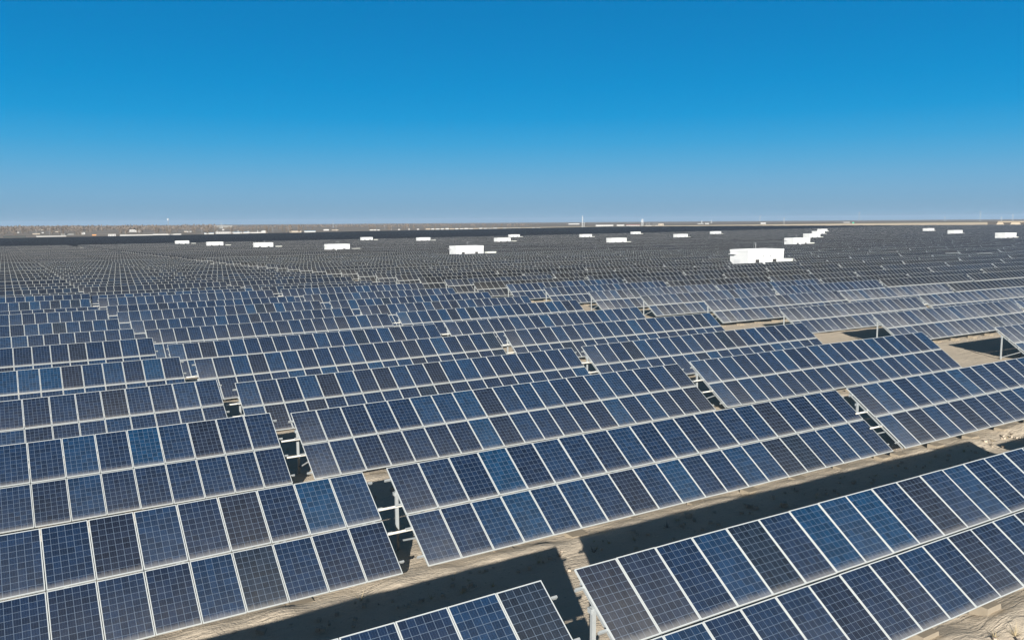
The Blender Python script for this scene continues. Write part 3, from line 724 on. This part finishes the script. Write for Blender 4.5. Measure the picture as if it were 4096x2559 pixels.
# barrel hangar
x, y, d = hit(1057, 932); w = 25 * d / F_PX; hh = 10 * d / F_PX
o = tag(empty('barrel_hangar', (x, y, gz(x, y)), (0, 0, math.atan2(-x, y))), 'white barrel-roofed hangar at the farm edge', 'hangar')
b = MB(); seg = 10; pr = [(math.cos(math.pi * k / seg) * w / 2, math.sin(math.pi * k / seg) * hh * .55 + hh * .45) for k in range(seg + 1)]
for k in range(seg): b.face([(pr[k][0], 0, pr[k][1]), (pr[k][0], 14, pr[k][1]), (pr[k + 1][0], 14, pr[k + 1][1]), (pr[k + 1][0], 0, pr[k + 1][1])])
link('roof', b.mesh('roof', [M_FARWHITE]), o)
b = MB(); b.face([(q[0], .05, q[1]) for q in pr] + [(-w / 2, .05, -.5), (w / 2, .05, -.5)][::1]); b.box(-w / 2, -w / 2 + .3, .1, 14, -.5, hh * .45); b.box(w / 2 - .3, w / 2, .1, 14, -.5, hh * .45)
link('wall', b.mesh('wall', [M_FARWHITE]), o)
def pole(px, by_, ty, label, name='utility_pole', cat='pole', rpx=.5, mat=None, arms=1, group=None):
    x, y, d = hit(px, by_); h = (by_ - ty) * d / F_PX; r = max(.08, rpx * d / F_PX * .5)
    o = tag(empty(name, (x, y, gz(x, y)), (0, 0, math.atan2(-x, y))), label, cat, group)
    b = MB(); b.tube((0, 0, -.5), (0, 0, h), r, r * .6, 6); link('shaft', b.mesh('shaft', [mat or M_VENT]), o)
    for k in range(arms):
        b = MB(); b.bar((-h * .09, 0, h * (.95 - .09 * k)), (h * .09, 0, h * (.95 - .09 * k)), r, r); link('crossarm', b.mesh('crossarm', [mat or M_VENT]), o)
    return o
pole(145, 945, 917, 'slim utility pole at the far left edge'); pole(199, 942, 916, 'utility pole left of the long open shed'); pole(488, 940, 915, 'utility pole left of the two-storey house')
pole(808, 936, 911, 'utility pole left of the blue-roofed shed'); pole(1345, 927, 901, 'tall utility pole right of the white shed on the plain'); pole(1092, 931, 907, 'thin pole right of the barrel hangar')
pole(1540, 921, 902, 'thin pole left of the twin trees'); pole(1566, 921, 903, 'second thin pole beside the twin trees')
pole(3136, 897, 869, 'plain white pole on the far right plain', rpx=2.2, mat=M_FARWHITE, arms=0)
pole(3050, 931, 914, 'short pole standing on the pale dirt strip', arms=1)
pole(2337, 911, 891, 'short pale pole right of the lattice mast', rpx=1.6, arms=1)
o = pole(675, 930, 875, 'tall grey phone mast with round platforms', 'phone_mast', 'mast', rpx=2.2, arms=0, mat=M_GREYW)
hm = 55 * hit(675, 930)[2] / F_PX
for k, f in enumerate((.98, .90)):
    b = MB(); b.tube((0, 0, hm * f - .7), (0, 0, hm * f + .7), 2.6, 2.6, 10); link('platform', b.mesh('platform', [M_VENT]), o)
for px, by_, ty, lb in ((869, 930, 922, 'stubby white chimney on the long windowed shed side'), (953, 934, 922, 'stubby white chimney between the blue roofs'), (993, 934, 923, 'leaning pale chimney at the end of the blue roofs'), (1031, 932, 922, 'lone white chimney left of the barrel hangar')):
    x, y, d = hit(px, by_); h = (by_ - ty) * d / F_PX
    o = tag(empty('chimney', (x, y, gz(x, y))), lb, 'chimney'); b = MB(); b.tube((0, 0, -.3), (0, 0, h), 1.0, .8, 8); link('shaft', b.mesh('shaft', [M_FARWHITE]), o)
    b = MB(); b.tube((0, 0, h), (0, 0, h + .5), 1.1, 1.1, 8); link('cap', b.mesh('cap', [M_GREYW]), o)
def lattice(px, by_, ty, label, wpx, mat, arms=(.62, .76, .9), name='lattice_pylon', cat='pylon', thick=1.0, group=None):
    x, y, d = hit(px, by_); h = (by_ - ty) * d / F_PX; w = wpx * d / F_PX / 2; s = max(.10, .32 * d / F_PX) * thick
    o = tag(empty(name, (x, y, gz(x, y)), (0, 0, math.atan2(-x, y) + .3)), label, cat, group)
    b = MB(); n_ = 8
    def cor(f, k): q = w * (1 - f) ** .8 * .9 + w * .10; return Vector(((-1, 1, 1, -1)[k] * q, (-1, -1, 1, 1)[k] * q, h * f - (.4 if f == 0 else 0)))
    for k in range(4):
        for q in range(n_):
            b.bar(cor(q / n_, k), cor((q + 1) / n_, k), s, s); b.bar(cor(q / n_, k), cor((q + 1) / n_, (k + 1) % 4), s * .6, s * .6)
            b.bar(cor((q + 1) / n_, k), cor((q + 1) / n_, (k + 1) % 4), s * .6, s * .6)
    link('tower_frame', b.mesh('tower_frame', [mat]), o)
    for f in arms:
        b = MB(); l = w * 1.5; z = h * f
        b.bar((-l, 0, z), (0, 0, z + h * .03), s, s); b.bar((l, 0, z), (0, 0, z + h * .03), s, s); b.bar((-l, 0, z), (l, 0, z), s, s); link('crossarm', b.mesh('crossarm', [mat]), o)
M_PYL = simple('white_pylon_paint', (.5, .51, .5), .6); M_PYLG = simple('grey_pylon_steel', (.34, .36, .38), .6)
lattice(2569, 907, 876, 'white lattice pylon with three arms beside the red-roofed hall', 9, M_PYL, thick=1.5)
lattice(2330, 912.5, 863, 'tall slim lattice mast right of the cabin line', 5, M_PYL, arms=(), name='lattice_mast', cat='mast', thick=1.3)
lattice(1333, 912, 881, 'hazy slim mast far behind the white shed', 3, M_PYLG, arms=(), name='lattice_mast', cat='mast', thick=.6)
lattice(2807, 896, 881, 'small white mast above the far sheds', 4, M_PYL, arms=(), name='lattice_mast', cat='mast')
lattice(2845, 894, 880, 'small faint mast right of the far sheds', 3, M_PYL, arms=(), name='lattice_mast', cat='mast')
for px, ty, lb in ((3040, 861, 'faint pylon left of the white pole'), (3436, 848, 'faint tall pylon right of the green sign'), (3779, 866, 'faint short pylon, first of four on the right horizon'), (3920, 843, 'tallest faint pylon on the right horizon'), (4005, 866, 'faint short pylon left of the bridge'), (4050, 855, 'faint pylon above the bridge')):
    lattice(px, 886, ty, lb, 5, M_PYLG, thick=.55)
for q, px in enumerate((2585, 2592, 2598, 2613, 2620, 2628)):
    pole(px, 905, 893 if q != 2 else 890, 'thin switchyard post right of the white pylon', 'switchyard_post', 'post', rpx=.8, mat=M_PYL, group='switchyard posts beside the pylon')
# crane
x, y, d = hit(893, 922); k_ = d / F_PX
o = tag(empty('tower_crane', (x, y, gz(x, y)), (0, 0, math.atan2(-x, y))), 'grey crane with a leaning boom before the slab hall', 'crane')
b = MB(); b.box(-3, 3, -2, 2, .2, 3.2); link('cab', b.mesh('cab', [M_FARWHITE]), o)
b = MB(); b.bar((0, 0, 2), (-8 * k_, 0, 34 * k_), .8, .8); link('boom', b.mesh('boom', [M_PYLG]), o)
# green sign
x, y, d = hit(3413, 897); k_ = d / F_PX
o = tag(empty('road_sign', (x, y, gz(x, y)), (0, 0, math.atan2(-x, y))), 'green road sign on the embankment at the far right', 'sign')
b = MB(); b.box(-3.4 * k_, 3.4 * k_, -.1, .1, 2.2 * k_, 8 * k_); link('sign_face', b.mesh('sign_face', [M_GREEN]), o)
for sx in (-1.8, 1.8): b = MB(); b.tube((sx * k_, .2, -.5), (sx * k_, .2, 7 * k_), .2, .2, 6); link('sign_post', b.mesh('sign_post', [M_VENT]), o)
# embankment along the right edge of the farm
M_BANK = simple('pale_earth_bank', (.36, .305, .23), .95, 0, .12, .02); M_VERGE = simple('dull_green_verge', (.16, .17, .10), .95)
pts = []
for px, by_, hp in [(1700, 918, 1.5), (2048, 913, 2), (2500, 909, 4), (3000, 905.5, 6), (3500, 902, 8.5), (3950, 899.5, 10)]:
    x, y, d = hit(px, by_); pts.append((x, y, gz(x, y), hp * d / F_PX, d))
b = MB(); vb = MB()
def bank_prof(p):
    x, y, z, h, d = p; ux, uy = x / d, y / d
    f = lambda o_, hh_: (x + ux * o_, y + uy * o_, z + hh_)
    return [f(0, -1), f(h * 2.0, h), f(h * 2.0 + 12, h), f(h * 4 + 12, -1)], [f(h * 2.0 + .5, h + .05), f(h * 2 + 4.5, h + .45), f(h * 2 + 7, h + .06)]
for p, q in zip(pts[:-1], pts[1:]):
    A_, B_ = bank_prof(p), bank_prof(q)
    for k in range(3): b.face([A_[0][k], B_[0][k], B_[0][k + 1], A_[0][k + 1]])
    for k in range(2): vb.face([A_[1][k], B_[1][k], B_[1][k + 1], A_[1][k + 1]])
tag(link('embankment', b.mesh('embankment', [M_BANK])), kind='structure')
tag(link('verge', vb.mesh('verge', [M_VERGE])), 'dull green verge along the top of the embankment', 'verge', kind='stuff')
# bridge at the right end of the embankment
x, y, d = hit(4062, 899); k_ = d / F_PX; z = gz(x, y)
o = tag(empty('road_bridge', (x, y, z), (0, 0, math.atan2(-x, y))), 'low concrete road bridge with dark openings at the right edge', 'bridge')
b = MB(); b.box(-62 * k_, 75 * k_, 0, 12, 9 * k_, 12.5 * k_); link('deck', b.mesh('deck', [M_CONC]), o)
b = MB(); b.box(-62 * k_, 75 * k_, -.4, 0, 12.5 * k_, 14 * k_); link('parapet', b.mesh('parapet', [M_TANW]), o)
for x0, x1 in ((-62, -44), (-14, 14), (44, 75)):
    b = MB(); b.hexa([((x0 - 6) * k_, 0, -1), ((x1 + 6) * k_, 0, -1), ((x1 + 6) * k_, 12, -1), ((x0 - 6) * k_, 12, -1), (x0 * k_, .5, 9 * k_), (x1 * k_, .5, 9 * k_), (x1 * k_, 11.5, 9 * k_), (x0 * k_, 11.5, 9 * k_)]); link('abutment', b.mesh('abutment', [M_BANK]), o)

# ------------------------------------------------------------------ air, sun and sky
SUN_EL, SHADOW_AZ = R(17.7), R(5.3)
hb = MB(); hb.box(-15500, 15500, -15500, 15500, float(Zg.min()) - 1.0, 75.0)
hz = NT('haze_air'); hz.n.clear()
ho = hz.n.new('ShaderNodeOutputMaterial'); hv = hz.n.new('ShaderNodeVolumePrincipled'); hv.inputs['Density'].default_value = 3.5e-5; hv.inputs['Color'].default_value = (.62, .80, 1.0, 1); hv.inputs['Anisotropy'].default_value = 0.0
hz.t.links.new(hv.outputs[0], ho.inputs['Volume'])
tag(link('haze', hb.mesh('haze', [hz.mat])), kind='stuff')

ld = bpy.data.lights.new('sun', 'SUN'); ld.energy = 5.0; ld.angle = R(.55); ld.color = (1.0, .963, .90)
lo = bpy.data.objects.new('sun', ld); C.objects.link(lo)
ldir = Vector((math.sin(SHADOW_AZ) * math.cos(SUN_EL), math.cos(SHADOW_AZ) * math.cos(SUN_EL), -math.sin(SUN_EL)))
lo.rotation_euler = ldir.to_track_quat('-Z', 'Y').to_euler(); lo.location = (0, -50, 80)
w = bpy.data.worlds.new('World'); sc.world = w; w.use_nodes = True; wt = w.node_tree
bg = wt.nodes['Background']; sky = wt.nodes.new('ShaderNodeTexSky'); sky.sky_type = 'NISHITA'; sky.sun_disc = False
sky.sun_elevation = SUN_EL; sky.sun_rotation = SHADOW_AZ + math.pi; sky.air_density = 1.0; sky.dust_density = .6; sky.ozone_density = 1.6; sky.altitude = 1200
# clear deep-blue winter sky: the physical sky's brightness, graded by elevation to the azure of the day
tc = wt.nodes.new('ShaderNodeTexCoord'); sx = wt.nodes.new('ShaderNodeSeparateXYZ'); wt.links.new(tc.outputs['Generated'], sx.inputs[0])
sq = wt.nodes.new('ShaderNodeMath'); sq.operation = 'MAXIMUM'; wt.links.new(sx.outputs[2], sq.inputs[0]); sq.inputs[1].default_value = 0.0
rt = wt.nodes.new('ShaderNodeMath'); rt.operation = 'POWER'; wt.links.new(sq.outputs[0], rt.inputs[0]); rt.inputs[1].default_value = .5
rp = wt.nodes.new('ShaderNodeValToRGB'); wt.links.new(rt.outputs[0], rp.inputs[0])
SKY = [(0.0, (.225, .36, .515)), (1.0, (.20, .385, .565)), (2.0, (.18, .405, .62)), (3.0, (.14, .405, .655)), (4.0, (.09, .39, .675)), (5.3, (.04, .36, .685)), (7.0, (.006, .315, .67)), (9.0, (.0, .275, .63)), (11.7, (.0, .235, .575)), (15.2, (.0, .20, .51)), (24, (.006, .085, .215)), (38, (.012, .040, .080)), (90, (.018, .026, .038))]
while len(rp.color_ramp.elements) < len(SKY): rp.color_ramp.elements.new(.5)
for el, (dg, c) in zip(rp.color_ramp.elements, SKY):
    el.position = math.sqrt(math.sin(R(dg))); el.color = (*[q * 20 / 1.74 for q in c], 1)
mx = wt.nodes.new('ShaderNodeMix'); mx.data_type = 'RGBA'; 
mr = wt.nodes.new('ShaderNodeMapRange'); mr.interpolation_type = 'SMOOTHSTEP'; wt.links.new(sx.outputs[1], mr.inputs[0]); mr.inputs[1].default_value = -.55; mr.inputs[2].default_value = .25; mr.inputs[3].default_value = .55; mr.inputs[4].default_value = .985
wt.links.new(mr.outputs[0], mx.inputs[0])
wt.links.new(sky.outputs[0], mx.inputs[6]); wt.links.new(rp.outputs[0], mx.inputs[7]); wt.links.new(mx.outputs[2], bg.inputs['Color'])
bg.inputs['Strength'].default_value = .05

vs = sc.view_settings; vs.view_transform = 'Standard'; vs.look = 'None'; vs.exposure = .8; vs.gamma = 1.0; vs.use_curve_mapping = False
sc.cycles.max_bounces = 6; sc.cycles.volume_bounces = 0; sc.cycles.transparent_max_bounces = 8
